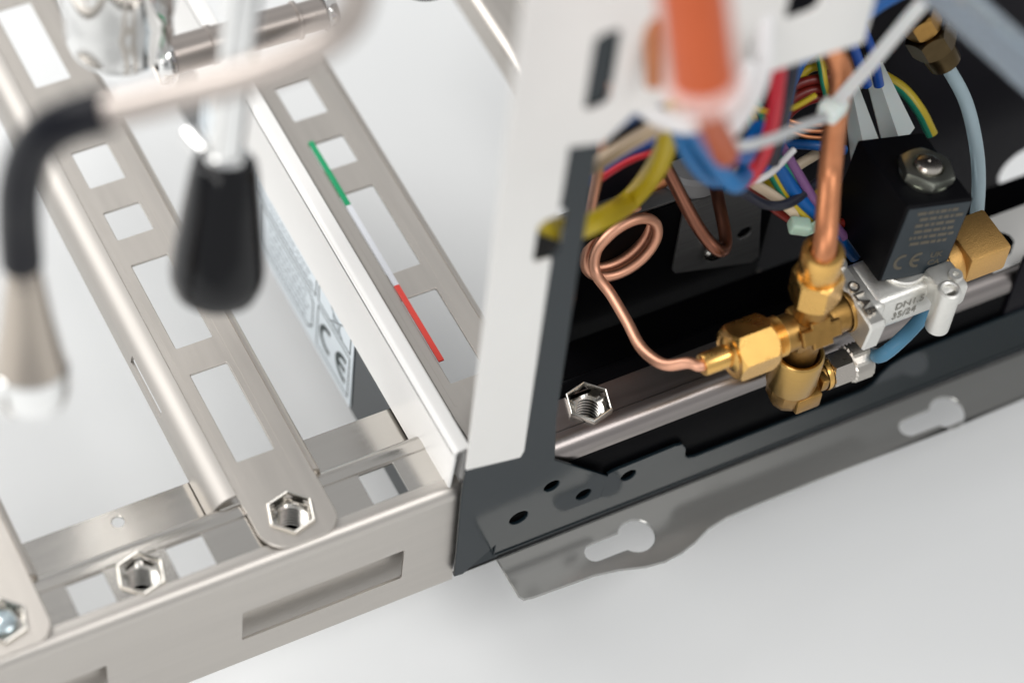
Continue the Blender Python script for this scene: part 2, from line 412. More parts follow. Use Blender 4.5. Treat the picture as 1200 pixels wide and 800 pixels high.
# far rail seen behind the pale upright
mb = MB(); my = lambda tt, p: Vector((p[0], tt, p[1]))
mb.sweep([(112, -14), (112, -3)] + bend(115.4, -3, 3.4, 180, 90, 5) + [(121, .4), (121.6, -.6), (131, -.6), (131.6, .4), (136, .4)], 120, 330, my, 1.2)
tag(mb.build('far_rail', 'steel_y'), 'narrow stainless rail running off behind the pale upright sheet', 'rail')

# tricolour stripe
ts = thing('tricolour_strip', (17, 113, .6), 'thin green, white and red strip lying along a cross rail', 'strip')
for nm, m, a, b_ in (('green_section', 'flag_green', 171, 135.5), ('white_section', 'flag_white', 135.5, 92.5), ('red_section', 'flag_red', 92.5, 53.5)):
    mb = MB(); mb.box((17.2, (a + b_) / 2, 1.15), (2.3, a - b_, .9), .2); mb.build(nm, m, ts)

# ------------------------------------------------------------------ white folded side rail, rating plate panel
wr = thing('white_side_rail', (-3, 110, -19), 'white folded side rail with a rounded lower end beside the dark corner', 'rail')
mb = MB()
o = [(9.5, -13.2), (262, -13.2), (262, 22), (2.5, 22), (1.5, 18), (3.2, -5)] + arc(9.5, -7.2, 6, 200, 265, 4)[:-1]
mb.sheet(o, [], 1.4, YZ(-4.2), .4); mb.build('side_face', 'white', wr)
mb = MB()
mb.sweep([(-4.9, 20)] + [(q[0], q[1]) for q in bend(-2.7, 20.8, 2.2, 180, 90, 5)] + [(1.2, 23), (1.9, 21.6)], 1.6, 262, my, 1.2)
mb.build('folded_top', 'white', wr)
mb = MB(); mb.sweep([(-3.5, 20), (1.2, 18.5), (1.8, 14), (1.8, -10)], 4.5, 262, my, 1.0); mb.build('inner_fold', 'white', wr)

lb = thing('rating_label', (-2.2, 130, -62), 'pale blue rating label with CE mark stuck below the white rail', 'label')
def LY(p): return Vector((-2.15 - p[2], 87 - p[0], -62.4 + p[1]))     # reads toward the viewer, letters upright
LY2 = lambda k: (lambda p: LY((p[0], p[1], p[2] + k)))
mb = MB(); mb.sheet(rrect(-150, 0, 0, 46, 1.2), [], .3, LY2(.1), .05); film = mb.build('film', 'label', lb)
def frame(mb, x0, x1, y0, y1, w=.45, cut=0):
    if cut:
        O = [(x0, y0), (x1 - cut, y0), (x1, y0 + cut), (x1, y1 - cut), (x1 - cut, y1), (x0, y1)]
    else: O = [(x0, y0), (x1, y0), (x1, y1), (x0, y1)]
    n = len(O); c = Vector(((x0 + x1) / 2, (y0 + y1) / 2))
    I = []
    for p in O:
        I.append((p[0] + (w if p[0] < c.x else -w), p[1] + (w if p[1] < c.y else -w)))
    mb.sheet(O, [I], .12, LY2(.32), .01)
mb = MB()
frame(mb, -32, -2.5, 4.2, 30, .6); frame(mb, -32, -2.5, 32.5, 44, .6); frame(mb, -94, -34, 32.5, 44, .6); frame(mb, -88, -36, 6, 30, .6, 4)
frame(mb, -146, -97, 18, 44, .5)
mb.build('border_lines', 'ink', film)
def ce_marks(mb, mapf, x, y, h, w=None, bar=True):
    """C and E of the conformity mark drawn as arcs of two circles"""
    r = h / 2; t = h * .17
    for i, cx in enumerate((x + r, x + r * 2.9)):
        O = arc(cx, y + r, r, 78, 282, 14); I = arc(cx, y + r, r - t, 282, 78, 14)
        I = [(a, b_) for a, b_ in arc(cx, y + r, r - t, 285, 75, 14)]
        mb.sheet(O + I, [], .12, mapf, .01)
        if i: mb.sheet([(cx - r + t * .8, y + r - t / 2), (cx + r * .12, y + r - t / 2), (cx + r * .12, y + r + t / 2), (cx - r + t * .8, y + r + t / 2)], [], .12, mapf, .01)
mb = MB(); ce_marks(mb, LY2(.32), -29.6, 9.5, 15.5); mb.build('ce_mark', 'ink', film)
mb = MB()
for i in range(5):                                  # rows of print too small to read
    x = -79
    while x < -42:
        w = random.uniform(1.5, 5); mb.sheet([(x, 9.4 + i * 4.0), (min(x + w, -40), 9.4 + i * 4.0), (min(x + w, -40), 10.3 + i * 4.0), (x, 10.3 + i * 4.0)], [], .1, LY2(.31), .01); x += w + random.uniform(.7, 1.6)
for i in range(2):
    x = -91
    while x < -40:
        w = random.uniform(1.5, 4); mb.sheet([(x, 35.2 + i * 4.2), (x + w, 35.2 + i * 4.2), (x + w, 36.2 + i * 4.2), (x, 36.2 + i * 4.2)], [], .1, LY2(.31), .01); x += w + random.uniform(.7, 1.4)
# crossed-out bin pictogram
for q in ([(-18, 34), (-13, 34), (-12, 40), (-19, 40)],): mb.sheet(q, [[(-17.4, 34.6), (-13.6, 34.6), (-12.8, 39.4), (-18.2, 39.4)]], .1, LY2(.31), .01)
mb.sheet([(-21, 33.6), (-20.4, 33.2), (-9.6, 42.6), (-10.2, 43)], [], .1, LY2(.33), .01); mb.sheet([(-10.2, 33.2), (-9.6, 33.6), (-20.4, 43), (-21, 42.6)], [], .1, LY2(.35), .01)
mb.build('small_print', 'paleink', film)

# ------------------------------------------------------------------ dark body
body = thing('machine_body', (120, 0, -64), 'dark slate machine body with pale upright sheet, keyhole flange and open side', 'machine body')
mb = MB(); mb.sheet([(27, -64), (262, -64), (262, -8), (27, -8)], [], 1.4, YZ(-1.2), .2); mb.build('side_panel', 'dark', body)
# corner post: lower gusset and narrow strip, one sheet
mb = MB()
Y0 = -2.6
outer = [(-1.2, -57), (2.5, -57.5), (16, -44.6), (16.6, -40.5), (21, -40.0), (60.2, -40.6), (62.0, -27.0), (36, .2)]
outer += [(33.5, 30), (32, 120), (32, 208), (33, 242), (3, 245), (3, 30), (-2.4, 22), (-2.6, 2)]
hole_n = rrect(11.5, 23.5, 130, 155, 4)
mb.sheet(outer, [circ(36.6, -17.6, 3.2), circ(52.1, -33, 3.2) , circ(24, -31.5, 3.9), hole_n], 1.5, XZ(Y0), .3)
mb.build('corner_post', 'dark', body)
mb = MB(); mb.sheet([(2, 5), (40, 5), (40, 236), (11, 236), (11, 127), (2, 127)], [], 1.2, YZ(28), .2); mb.build('dark_backing', 'black', body)  # added black sheet so the notch and slot read dark
mb = MB()
lip = [(16.2, -56.3), (330, -56.3), (330, -24.5), (202, -25.4)] + [(196, -26.2), (191, -28.2), (187.5, -32.5), (185, -37.5), (181, -39.8)] + \
      [(103, -39.6), (99.8, -38.6), (98.2, -36), (97.6, -30.5), (95.5, -26.8), (92, -25.8), (66, -26.6), (62.6, -27.4), (61, -41.4), (16.2, -41.4)]
mb.sheet(lip, [circ(72.6, -34.2, 3.2)], 1.5, XZ(Y0 + 1.3), .3)
mb.build('side_lip', 'dark', body)
# return fold below the gusset
mb = MB(); mb.sheet([(-.8, 0), (18, 0), (16.6, 12.6), (15, 13.4)], [], 1.2, lambda p: Vector((p[0], Y0 + 1.4 + p[1] * .12 - p[2], -57.6 + p[1])), .2)
mb.build('lower_fold', 'dark', body)
# keyhole flange, horizontal, scalloped front edge
def keyhole(cx, y, flip=1):
    """slot pointing left, head right"""
    head = arc(cx, y, 7.3, -146, 146, 18); slot = arc(cx - 18.5, y, 3.9, 90, 270, 8)
    return head + [(cx - 8.4, y + 3.95)] + slot + [(cx - 8.4, y - 3.95)]
fl = [(16.8, -3.2), (330, -3.2), (330, -22.5), (150, -22.8), (122, -22.9), (108, -23.2), (99, -24.8), (91, -28.2), (84, -30.2), (76, -31), (68, -30), (58, -27), (48, -25.2), (22, -24.2), (18.2, -23.6), (17, -21.5)]
mb = MB(); mb.sheet(fl, [keyhole(71.5, -16.0), keyhole(216, -16.0)], 1.4, XY(-57.0), .45)
mb.build('keyhole_flange', 'flange', body)
# pale upright sheet with its top bar
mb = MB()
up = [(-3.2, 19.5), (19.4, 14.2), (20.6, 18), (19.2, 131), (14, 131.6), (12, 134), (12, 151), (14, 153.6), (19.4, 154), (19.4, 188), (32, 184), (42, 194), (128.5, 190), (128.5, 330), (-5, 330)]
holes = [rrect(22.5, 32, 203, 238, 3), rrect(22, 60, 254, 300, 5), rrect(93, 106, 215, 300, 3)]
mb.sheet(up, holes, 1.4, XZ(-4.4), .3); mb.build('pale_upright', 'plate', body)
# rear wall with round hole
mb = MB()
h0 = at(1192, 196, y=68)
mb.sheet([(78, -64), (520, -64), (520, 330), (78, 330)], [circ(h0.x + 3, h0.z, 12.5, 28), circ(h0.x + 60, h0.z, 12.5, 28)], 1.5, XZ(68), .2)
mb.build('rear_wall', 'navy', body)
# inner equipment box standing before the rear wall
mb = MB()
mb.sheet([(66, -27), (158, -27), (161, -22), (161, 46), (66, 46)], [], 1.2, XZ(56), .2); mb.build('box_front', 'black', body)
mb = MB(); mb.box((114, 62, 46.6), (96, 11, 1.2), .3); mb.build('box_top', 'gunmetal', body)
mb = MB(); mb.tube([(66, 55.2, -27.2), (158, 55.2, -27.2), (161.4, 55.2, -24.6), (162.4, 55.4, -20)], 1.1, 8, smooth=0); mb.build('box_rim', 'steel', body)
mb = MB()
p0, p1, p2, p3 = [at(*q, y=54.2) for q in ((786, 321), (806, 218), (890, 182), (888, 300))]
mb.sheet([(p0.x, p0.z + 3), (p0.x + 2, p0.z), (p3.x - 3, p3.z - 2), (p3.x, p3.z), (p2.x + 4, 46), (p1.x, 46)], [circ(at(872, 272, y=54).x, at(872, 272, y=54).z, 3.2)], 1.4, XZ(54.2), .3)
bk = mb.build('bracket', 'gunmetal', body)
mb = MB(); c = at(836, 294, y=52); mb.lathe([(0.2, 2.4), (3.6, 2.2), (4.8, 1.2), (5, 0)], c, (0, -1, 0), 20); mb.build('screw_head', 'nutsteel', body)
mb = MB(); mb.box((286, 17, .2), (98, 24, 1.2), .3); mb.build('lit_rail_patch', 'plate', body)  # pale patch standing for the lit end of the rail top
# right-hand post and bolt
mb = MB(); q = at(1177, 362, y=-.2); mb.box((q.x + 30, -.2, q.z + 12), (60, 1.6, 44), .4); mb.build('right_post', 'navy', body)
mb = MB(); c = at(1172, 290, z=2); mb.hexprism(c, (0, 0, 1), 9, 4); mb.build('bolt_head', 'black', body)

# same front rail continuing inside the body, its shade put into darker colours
ir = thing('inner_rail', (150, 15, -64), 'base rail inside the machine body, painted dark for shade, with bright rolled edge', 'rail')
mb = MB(); mb.box((166, 1.2, -37), (328, 1.2, 54), .1); mb.build('front_face', 'black', ir)  # black stands for the shade between rail and lip
mb = MB(); mb.sweep([(0, -10.5), (0, -8.5)] + bend(6.4, -8, 6.4, 180, 90, 10) + [(8.2, ZT), (8.5, ZT - .45)], 1.5, 330, mapX, 1.2); mb.build('rolled_edge', 'shaded_rail', ir)
mb = MB(); mb.sheet([(1.5, 8.5), (330, 8.5), (330, 21.5), (1.5, 21.5)], [circ(60.2, 15, 7.4, 24)], 1.2, XY(ZT - .8), .2); mb.build('recessed_channel', 'shaded_rail', ir)
mb = MB(); mb.sweep([(21.5, ZT - .45), (21.8, ZT), (25.5, ZT)] + bend(25.5, ZT - 4.6, 4.6, 90, 0, 6) + [(30.1, -14), (52, -15.4)], 1.5, 330, mapX, 1.2); mb.build('rear_flange', 'black', ir)  # black paints the shade behind the rail
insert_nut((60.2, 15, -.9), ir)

# ------------------------------------------------------------------ brass cross fitting
FC = Vector((132.6, -11.6, 42.0))
bf = thing('brass_fitting', FC - Vector((0, 0, 40)), 'brass cross fitting with compression nuts and lower elbow above the rail', 'fitting')
ex, ey, ez = Vector((1, 0, 0)), Vector((0, 1, 0)), Vector((.015, 0, 1)).normalized()
eu = Vector((-.055, 0, 1)).normalized()
mb = MB()
mb.lathe([(.1, -17), (6.6, -17), (7.2, -16), (7.2, 16.8), (7.0, 17.6), (6.2, 18), (.1, 18)], FC, ex, 32)
mb.lathe([(.1, -15), (6.2, -19), (6.6, -18.2), (6.6, 16), (.1, 16)], FC, ez, 32)
mb.box(FC, (15, 13.5, 14), 1.6); mb.lathe([(6.4, 8), (6.4, 20)], FC, eu, 28)
mb.lathe([(7.9, 15.2), (8.3, 15.8), (8.3, 17), (7.9, 17.6), (6, 17.6)], FC, ex, 32)
mb.build('cross_body', 'castbrass', bf)
# raised cross badge on the face toward the viewer
mb = MB()
fdir = (Vector((0, -1, .62))).normalized(); bu = ex; bv = fdir.cross(bu).normalized() * -1
def badge(p): return FC + fdir * (9.4 + p[2]) + bu * p[0] + bv * p[1]
a, c_ = 8.2, 3.2
mb.sheet([(-a, -c_), (-c_ - 1, -c_), (-c_ - 1, -5.4), (c_ + 1, -5.4), (c_ + 1, -c_), (a, -c_), (a, c_), (c_ + 1, c_), (c_ + 1, 5.4), (-c_ - 1, 5.4), (-c_ - 1, c_), (-a, c_)], [], 2.6, badge, .5)
mb.build('raised_badge', 'castbrass', bf)
mb = MB(); base = FC - ex * 16.5
for i in range(5): mb.lathe([(7.3, -i * 1.1), (7.9, -i * 1.1 - .35), (7.9, -i * 1.1 - .6), (7.3, -i * 1.1 - 1.1)], base + ex * 4.5, ex, 32)
mb.build('thread', 'brass', bf)
mb = MB(); mb.hexprism(FC - ex * 33.5, ex, 19.0, 16.5, rot=math.radians(8), cham=1.6, up=(0, 0, 1)); nutl = mb.build('compression_nut', 'brass', bf)
mb = MB(); mb.lathe([(1.8, -11.5), (4.0, -11.5), (4.3, -11), (4.5, -1), (6.4, -.3), (7.4, .4)], FC - ex * 33.6, ex, 28); mb.build('ferrule', 'brass', nutl)
mb = MB(); mb.hexprism(FC + eu * 18.0, eu, 16.8, 14.5, rot=math.radians(20), cham=1.2, up=ex)
mb.build('compression_nut', 'brass', bf)
mb = MB(); mb.lathe([(7.4, 0), (7.8, 1), (7.8, 12.6), (7.4, 13.6), (5.4, 13.8), (4.9, 13.2), (4.9, 0)], FC + eu * 32.3, eu, 36); mb.build('nut_collar', 'brass', bf)
# elbow below
EC = FC - ez * 17.5
mb = MB(); mb.lathe([(7.4, -6), (7.6, .2), (8.0, 1.2), (9.0, 1.4), (9.6, .8), (9.8, 0), (9.8, -16.5), (9.5, -17.2), (7, -17.2)], EC, ez, 40); mb.build('elbow_socket', 'turned', bf)
mb = MB()
mb.lathe([(.1, -31), (3, -30.8), (6.2, -28.8), (8.6, -24), (9.2, -17.1), (.1, -17.1)], EC, ez, 10)
mb.lathe([(.1, 0), (5.6, 0), (5.6, 15), (.1, 15)], EC - ez * 21.5 + ex * 2, ex, 12)
mb.box(EC - ez * 22.5 + Vector((3.5, -6.2, 0)), (11, 7, 8.5), 1.0)
mb.box(EC - ez * 20 + Vector((11.5, -4.4, 1.5)), (3.4, 5.5, 6), .8)
mb.build('elbow', 'castbrass', bf)
mb = MB(); mb.lathe([(6.4, 0), (6.6, 1), (6.2, 2.2), (5, 2.4)], EC - ez * 21.5 + ex * 14.5, ex, 28); mb.build('elbow_thread', 'brass', bf)
NB = EC - ez * 21.5 + ex * 17
mb = MB(); mb.hexprism(NB, ex, 13, 9, rot=.5, cham=.8, up=(0, 0, 1)); hn = mb.build('hose_nut', 'nickel', bf)
mb = MB()
seg = 36; vs = []; fs = []; rows = 12
for i in range(rows):
    for k in range(seg):
        a = 2 * math.pi * k / seg; r = 7.2 + (.45 if (i + k) % 2 == 0 else -.45)
        if i in (0, rows - 1): r = 6.5
        vs.append(NB + ex * (8.8 + i * .8) + Vector((0, math.cos(a) * r, math.sin(a) * r)))
for i in range(rows - 1):
    for k in range(seg): fs.append((i * seg + k, i * seg + (k + 1) % seg, (i + 1) * seg + (k + 1) % seg, (i + 1) * seg + k))
fs.append(tuple((rows - 1) * seg + k for k in range(seg))); mb.add(vs, fs); mb.build('knurled_grip', 'knurl', hn, angle=5)

# ------------------------------------------------------------------ solenoid valve
VX = FC.x + 16.6
sv = thing('solenoid_valve', (VX + 25, FC.y, FC.z - 16), 'cast metal solenoid valve with a black coil block and brass outlet', 'valve')
def flat(p, x): return Vector((x + p[2], p[0], p[1]))
mb = MB()
yc, zc = FC.y, FC.z
fo = [(yc - 14.2, zc - 7.5), (yc + 15, zc - 10.5), (yc + 19.5, zc - 4), (yc + 19.5, zc + 8.2), (yc - 14, zc + 8.2), (yc - 15.5, zc + 6.5)]
mb.sheet(fo, [], 7.0, lambda p: flat(p, VX + 3.4), .7); vflange = mb.build('flange_block', 'cast', sv)
mb = MB(); mb.lathe([(2.3, -6), (2.3, .6), (3.0, .9), (3.7, .5), (3.9, 0), (3.9, -6)], (VX + 3.6, yc + 15.2, zc + 8.6), (0, 0, 1), 24); mb.build('screw_bush', 'cast', vflange)
mb = MB(); mb.text('OLAB', 6.2, lambda p: Vector((VX + 1.2 + p[1], yc + 5.8 - p[0], zc + 8.6 + p[2])), 1.5, bold=.1, sx=1.06); mb.build('cast_lettering', 'nickel', vflange)
mb = MB()
mb.box((VX + 25, yc + 4.5, zc - 3.2), (33, 22, 18.4), 3.0, seg=3)
mb.box((VX + 9, yc + 4, zc - 1), (8, 23, 13), 2.5, seg=3)
mb.lathe([(.1, 13.6), (9, 13.6), (9.6, 13.0), (10.6, 2), (.1, 2)], (VX + 27, yc + 6, zc - 6), (0, 0, 1), 40)
vbody = mb.build('valve_body', 'cast', sv)
BX = VX + 33.5
mb = MB(); mb.lathe([(.1, -9), (2.6, -9), (2.7, 10), (3.4, 10.4), (4.3, 10.0), (4.6, 9.2), (4.6, -12.5), (3.6, -13.6), (.1, -13.8)], (BX, yc - 14.5, zc + 2.6), (0, 0, 1), 28); mb.build('screw_boss', 'cast', sv)
mb = MB(); mb.lathe([(1.0, 0), (1.2, 1.2), (2.6, 1.2), (3, 0)], (BX + 6.4, yc - 9, zc + 11.2), (0, 0, 1), 20); mb.box((BX + 3.5, yc - 8, zc + 5.2), (12, 14, 12), 2.0); mb.build('rear_boss', 'cast', sv)
mb = MB()
FT = lambda p: Vector((p[0], yc - 6.75 - p[2], p[1]))
mb.text('DN1.5', 5.4, lambda p: FT((VX + 17.4 + p[0], zc - 1.2 + p[1], p[2])), .12, sx=.88); mb.text('35/24', 5.4, lambda p: FT((VX + 17.2 + p[0], zc - 7.0 + p[1], p[2])), .12, sx=.88)
mb.build('etched_text', 'greyink', vbody)
# coil block, slightly leaning
def axis_dir(dx, dy, t, away):
    u = Vector((dx, dy)).normalized(); l = 1 / math.hypot(1, t); n = t * l * (1 if away else -1)
    return (CR * (u.x * l) + CD * (u.y * l) + CF * n).normalized()
qx = axis_dir(1, -.15, .468, True); qy = axis_dir(-1, -1.75, .783, True); qz = qx.cross(qy).normalized(); qy = qz.cross(qx).normalized()
M3 = Matrix((qx, qy, qz)).transposed()
TC = at(1073, 198, d=1032)
CW, CDp, CH = 29.5, 38.5, 37.0
CC = TC - qz * (CH / 2)
mb = MB(); mb.box(CC, (CW, CDp, CH), 1.3, M3, seg=3); coil = mb.build('coil_block', 'coilblack', sv)
def CFm(p): return CC + qx * p[0] + qz * p[1] - qy * (CDp / 2 + .12 + p[2])
mb = MB(); mb.sheet(rrect(-CW / 2 + 1.2, CW / 2 - 1.2, -CH / 2 + 1.2, CH / 2 - 1, .6), [], .3, CFm, .05); cface = mb.build('coil_face', 'coilface', coil)
mb = MB()
C2 = lambda p: CFm((p[0], p[1], p[2] + .22))
ce_marks(mb, C2, -11, -12.6, 7.4)
mb.text('UK', 3.6, lambda p: C2((4.6 + p[0], -8.6 + p[1], p[2])), .12, sx=1.1, bold=.05); mb.text('CA', 3.6, lambda p: C2((4.6 + p[0], -12.4 + p[1], p[2])), .12, sx=1.1, bold=.05)
for i in range(6):
    x = -8 + random.uniform(-1, 1)
    while x < 9:
        w = random.uniform(1, 4); zz = 14 - i * 3.0; mb.sheet([(x, zz), (x + w, zz), (x + w, zz + 1.5), (x, zz + 1.5)], [], .1, C2, .01); x += w + .7
mb.build('printed_marks', 'goldink', coil)
NT = TC + qx * 1.2 - qy * 4.2
mb = MB(); mb.lathe([(9.6, 0), (9.7, 1.0), (5, 1.2)], NT, qz, 32); mb.build('washer', 'yzinc', coil)
mb = MB(); mb.hexprism(NT + qz * 1.0, qz, 18.6, 4.2, rot=.25, cham=.45, up=qx, bore=6.2); mb.build('coil_nut', 'yzinc', coil)
mb = MB(); mb.lathe([(.1, 6.6), (.6, 7.2), (3.4, 7.2), (4.8, 6.6), (5.5, 5.4), (5.6, 0)], NT, qz, 32); mb.build('core_tip', 'nickel', coil)
# brass outlet elbow to the right
OX = BX + 10.5
mb = MB()
mb.lathe([(.1, 0), (9.0, 0), (9.4, .8), (9.2, 22), (8, 23.5), (.1, 23.5)], (OX, yc + 4, zc), ex, 32)
mb.build('outlet_tube', 'sandbrass', sv)
mb = MB(); oc = Vector((OX + 14.5, yc + 4, zc + 4.5))
mb.box(oc, (18, 20, 14), 1.2); mb.build('outlet_block', 'sandbrass', sv)
mb = MB(); mb.lathe([(8.2, 0), (8.8, .5), (8.8, 2.6), (8.2, 3)], (OX - 3, yc + 4, zc), ex, 32); mb.build('outlet_ring', 'castbrass', sv)

# ------------------------------------------------------------------ tubes and wires
def P(*l): return [at(a, b_, d=d) for a, b_, d in l]
def run(name, label, cat, m, width, pts, group=None, seg=14, **k):
    d = sum(p[2] for p in pts) / len(pts); r = width / 2 * d / FPX
    mb = MB(); mb.tube(P(*pts), r, seg, **k)
    return tag(mb.build(name, m), label, cat, group)
G = 'wires and tubes inside the machine body'
# riser pipe into the fitting
top = FC + eu * 47
mb = MB(); tp = [top - eu * 14, top + eu * 2]
tp += P((973, 200, 1000), (979, 140, 985), (984, 105, 975), (985, 84, 970), (976, 62, 968), (962, 44, 968), (945, 20, 965))
mb.tube(tp, 4.35, 20, smooth=8); tag(mb.build('copper_riser', 'copper'), 'copper riser pipe rising from the brass fitting, kinked near its top', 'pipe')
ct = thing('cable_tie', at(975, 125, d=978), 'white cable tie around the copper riser with a long straight tail', 'cable tie')
mb = MB(); c = at(976, 127, d=976); mb.box(c, (9.5, 8, 7.5), 1.8, Matrix.Rotation(.4, 3, 'Z'), seg=3); mb.build('head', 'tiehead', ct)
mb = MB(); tpt = P((979, 122, 974), (1020, 76, 955), (1060, 28, 938), (1100, -18, 922))
for i in range(3):
    d_ = (tpt[i + 1] - tpt[i]); w = d_.cross(CF).normalized() * 2.3; n = d_.cross(w).normalized() * .6
    mb.add([tpt[i] - w - n, tpt[i] + w - n, tpt[i] + w + n, tpt[i] - w + n, tpt[i + 1] - w - n, tpt[i + 1] + w - n, tpt[i + 1] + w + n, tpt[i + 1] - w + n], [(0, 1, 5, 4), (1, 2, 6, 5), (2, 3, 7, 6), (3, 0, 4, 7)] + ([(3, 2, 1, 0)] if i == 0 else []) + ([(4, 5, 6, 7)] if i == 2 else []))
mb.build('tail', 'tie', ct)
mb = MB(); q = at(977, 128, d=986); mb.lathe([(4.6, -2), (5.2, -2), (5.2, 2), (4.6, 2)], q, (.06, -.1, 1), 24); mb.build('loop', 'tie', ct)

# capillary with its two-turn coil
cap = [FC - ex * 40, FC - ex * 46]
cap += P((806, 425, 1022), (778, 427, 1026), (752, 408, 1033), (735, 377, 1041), (716, 345, 1049), (698, 320, 1052))
cc = at(734, 296, d=1056)
cu_ = (CR * .80 - CD * .60).normalized(); cv_ = (CR * .42 + CD * .62 + CF * .66).normalized()
for i in range(1, 28):
    a = math.radians(205 + i * 26.5)
    off = CF * (i * .24) - CR * (i * .20) - CD * (i * .24)
    cap.append(cc + cu_ * math.cos(a) * 15.6 * (1 - i * .002) + cv_ * math.sin(a) * 11.2 + off)
mb = MB(); mb.tube(cap, 2.15, 12, smooth=5); tag(mb.build('capillary_tube', 'capillary'), 'thin copper capillary tube wound in a loose double coil', 'tube', G)

# blue drain hose below the valve
hp = [NB + ex * 14, NB + ex * 20] + P((1035, 415, 1066), (1062, 392, 1068), (1085, 366, 1074), (1105, 335, 1084))
mb = MB(); mb.tube(hp, 2.9, 14); tag(mb.build('drain_hose', 'bluehose'), 'blue translucent hose curving from the knurled nut under the valve', 'hose')
run('curved_hose', 'pale translucent hose curving down behind the black coil', 'hose', 'hose', 17, [(1098, 62, 1055), (1114, 85, 1060), (1132, 120, 1064), (1143, 165, 1066), (1147, 210, 1070), (1144, 262, 1074)])
run('clear_hose', 'thick blurred clear hose crossing the top right corner', 'hose', 'clear', 52, [(1085, -30, 880), (1140, 20, 890), (1195, 70, 900), (1260, 130, 915)])
hf = thing('hose_fitting', at(1095, 60, d=1040), 'dark brass hose fitting at the head of the curved hose', 'fitting')
hd = (at(1114, 84, d=1058) - at(1074, 18, d=1040)).normalized(); hb = at(1074, 18, d=1040)
mb = MB(); mb.hexprism(hb, hd, 13, 8, cham=1); mb.build('hex_body', 'castbrass', hf)
mb = MB(); mb.hexprism(hb + hd * 8.3, hd, 16, 9, cham=1); mb.build('hex_nut', 'darkbrass', hf)
mb = MB(); mb.lathe([(6.6, 0), (6.9, .6), (6.4, 8), (5, 8.4), (3, 8.4)], hb + hd * 17.4, hd, 20); mb.build('hose_grip', 'darkbrass', hf)

# foreground orange pipe with white sleeves
op = thing('orange_pipe', at(825, 110, d=772), 'thick blurred orange copper pipe in the foreground with a white collar', 'pipe')
mb = MB(); mb.tube(P((806, -60, 740), (815, 20, 756), (824, 96, 772)), 9.4, 24); mb.build('pipe', 'orangecopper', op)
mb = MB(); dv = (at(824, 96, d=772) - at(815, 20, d=756)).normalized(); c = at(824, 96, d=772)
mb.lathe([(7, -1), (10, -1), (10.4, 0), (10.4, 3.4), (9.6, 4.4), (.1, 4.6)], c, dv, 32); mb.build('collar', 'teflon', op)
mb = MB(); mb.tube(P((824, 118, 776), (836, 150, 830), (850, 180, 890)), 4.5, 18); mb.build('lower_stub', 'orangecopper', op)
run('pinkish_pipe', 'slim blurred copper pipe just left of the orange pipe', 'pipe', 'copper', 20, [(758, -30, 850), (763, 30, 856), (766, 100, 868)])
run('white_cable', 'white cable looping below the orange pipe', 'cable', 'w_white', 22, [(736, 98, 900), (752, 124, 893), (780, 141, 888), (812, 146, 884), (848, 130, 880), (868, 105, 880), (878, 75, 882)], G)
run('white_tube', 'thick white cable descending right of the orange pipe', 'cable', 'w_white', 24, [(896, -20, 880), (895, 40, 885), (890, 90, 890), (868, 135, 895), (836, 172, 900)], G)
run('blue_cable', 'blue cable at the inner edge of the dark post', 'cable', 'w_blue', 27, [(672, 174, 985), (705, 152, 965), (735, 134, 945), (770, 112, 930)], G)
run('beige_cable', 'beige cable slanting under the white loop', 'cable', 'w_beige', 19, [(690, 198, 975), (730, 172, 955), (768, 150, 935), (800, 130, 920)], G)
mb = MB(); mb.tube(P((792, 120, 930), (784, 158, 945), (770, 195, 968), (738, 235, 1000)) + [at(697, 260, y=9), at(665, 270, y=6), at(640, 262, y=5), at(615, 250, y=4)], 3.9, 14)
tag(mb.build('yellow_cable', 'w_yellow'), 'thick yellow cable sweeping down to the notch in the post', 'cable', G)
run('bright_blue_cable', 'bright blue cable below the orange pipe, front one', 'cable', 'w_sky', 23, [(806, 142, 915), (826, 172, 925), (846, 202, 940), (862, 216, 948), (872, 205, 960)], G)
run('bright_blue_cable', 'bright blue cable below the orange pipe, left one', 'cable', 'w_sky', 21, [(795, 150, 930), (806, 178, 938), (824, 202, 950), (842, 210, 960), (850, 195, 970)], G)
run('blue_cable', 'mid blue cable tucked behind the bright blue pair', 'cable', 'w_blue', 22, [(815, 140, 935), (845, 165, 945), (868, 185, 955), (880, 170, 965), (890, 150, 975)], G)
run('copper_wire', 'thin bare copper wire hanging inside the post edge', 'wire', 'capillary', 11, [(714, 100, 935), (708, 150, 955), (704, 190, 980), (694, 240, 1010), (688, 270, 1030)], G)
run('copper_pipe', 'upper of two copper pipes behind the yellow cable', 'pipe', 'copper', 17, [(690, 222, 1075), (730, 206, 1075), (780, 190, 1075)], G)
run('copper_pipe', 'lower of two copper pipes behind the yellow cable', 'pipe', 'copper', 16, [(688, 242, 1062), (725, 232, 1062), (765, 218, 1062), (800, 200, 1062), (822, 188, 1062)], G)
run('brown_tube', 'brown copper tube bent in a V before the grey bracket', 'tube', 'browncopper', 16, [(780, 195, 1030), (794, 222, 1032), (812, 256, 1035), (828, 280, 1038), (841, 293, 1040), (849, 291, 1044), (850, 275, 1048), (843, 240, 1054), (836, 205, 1060), (832, 180, 1064)], G)
run('red_wire', 'bright red wire curving down right of the white cable', 'wire', 'w_red', 18, [(916, 40, 930), (912, 90, 940), (906, 140, 955), (895, 180, 968), (880, 207, 978), (864, 217, 985)], G)
run('dark_wire', 'dark grey wire running beside the bright red wire', 'wire', 'w_dark', 15, [(932, 60, 965), (926, 100, 970), (918, 140, 980), (906, 190, 1000)], G)
run('grey_wire', 'grey cable tie tail crossing the red wire', 'cable tie', 'w_grey', 13, [(965, 138, 955), (935, 150, 940), (905, 163, 930), (872, 171, 925), (842, 168, 925)], G)
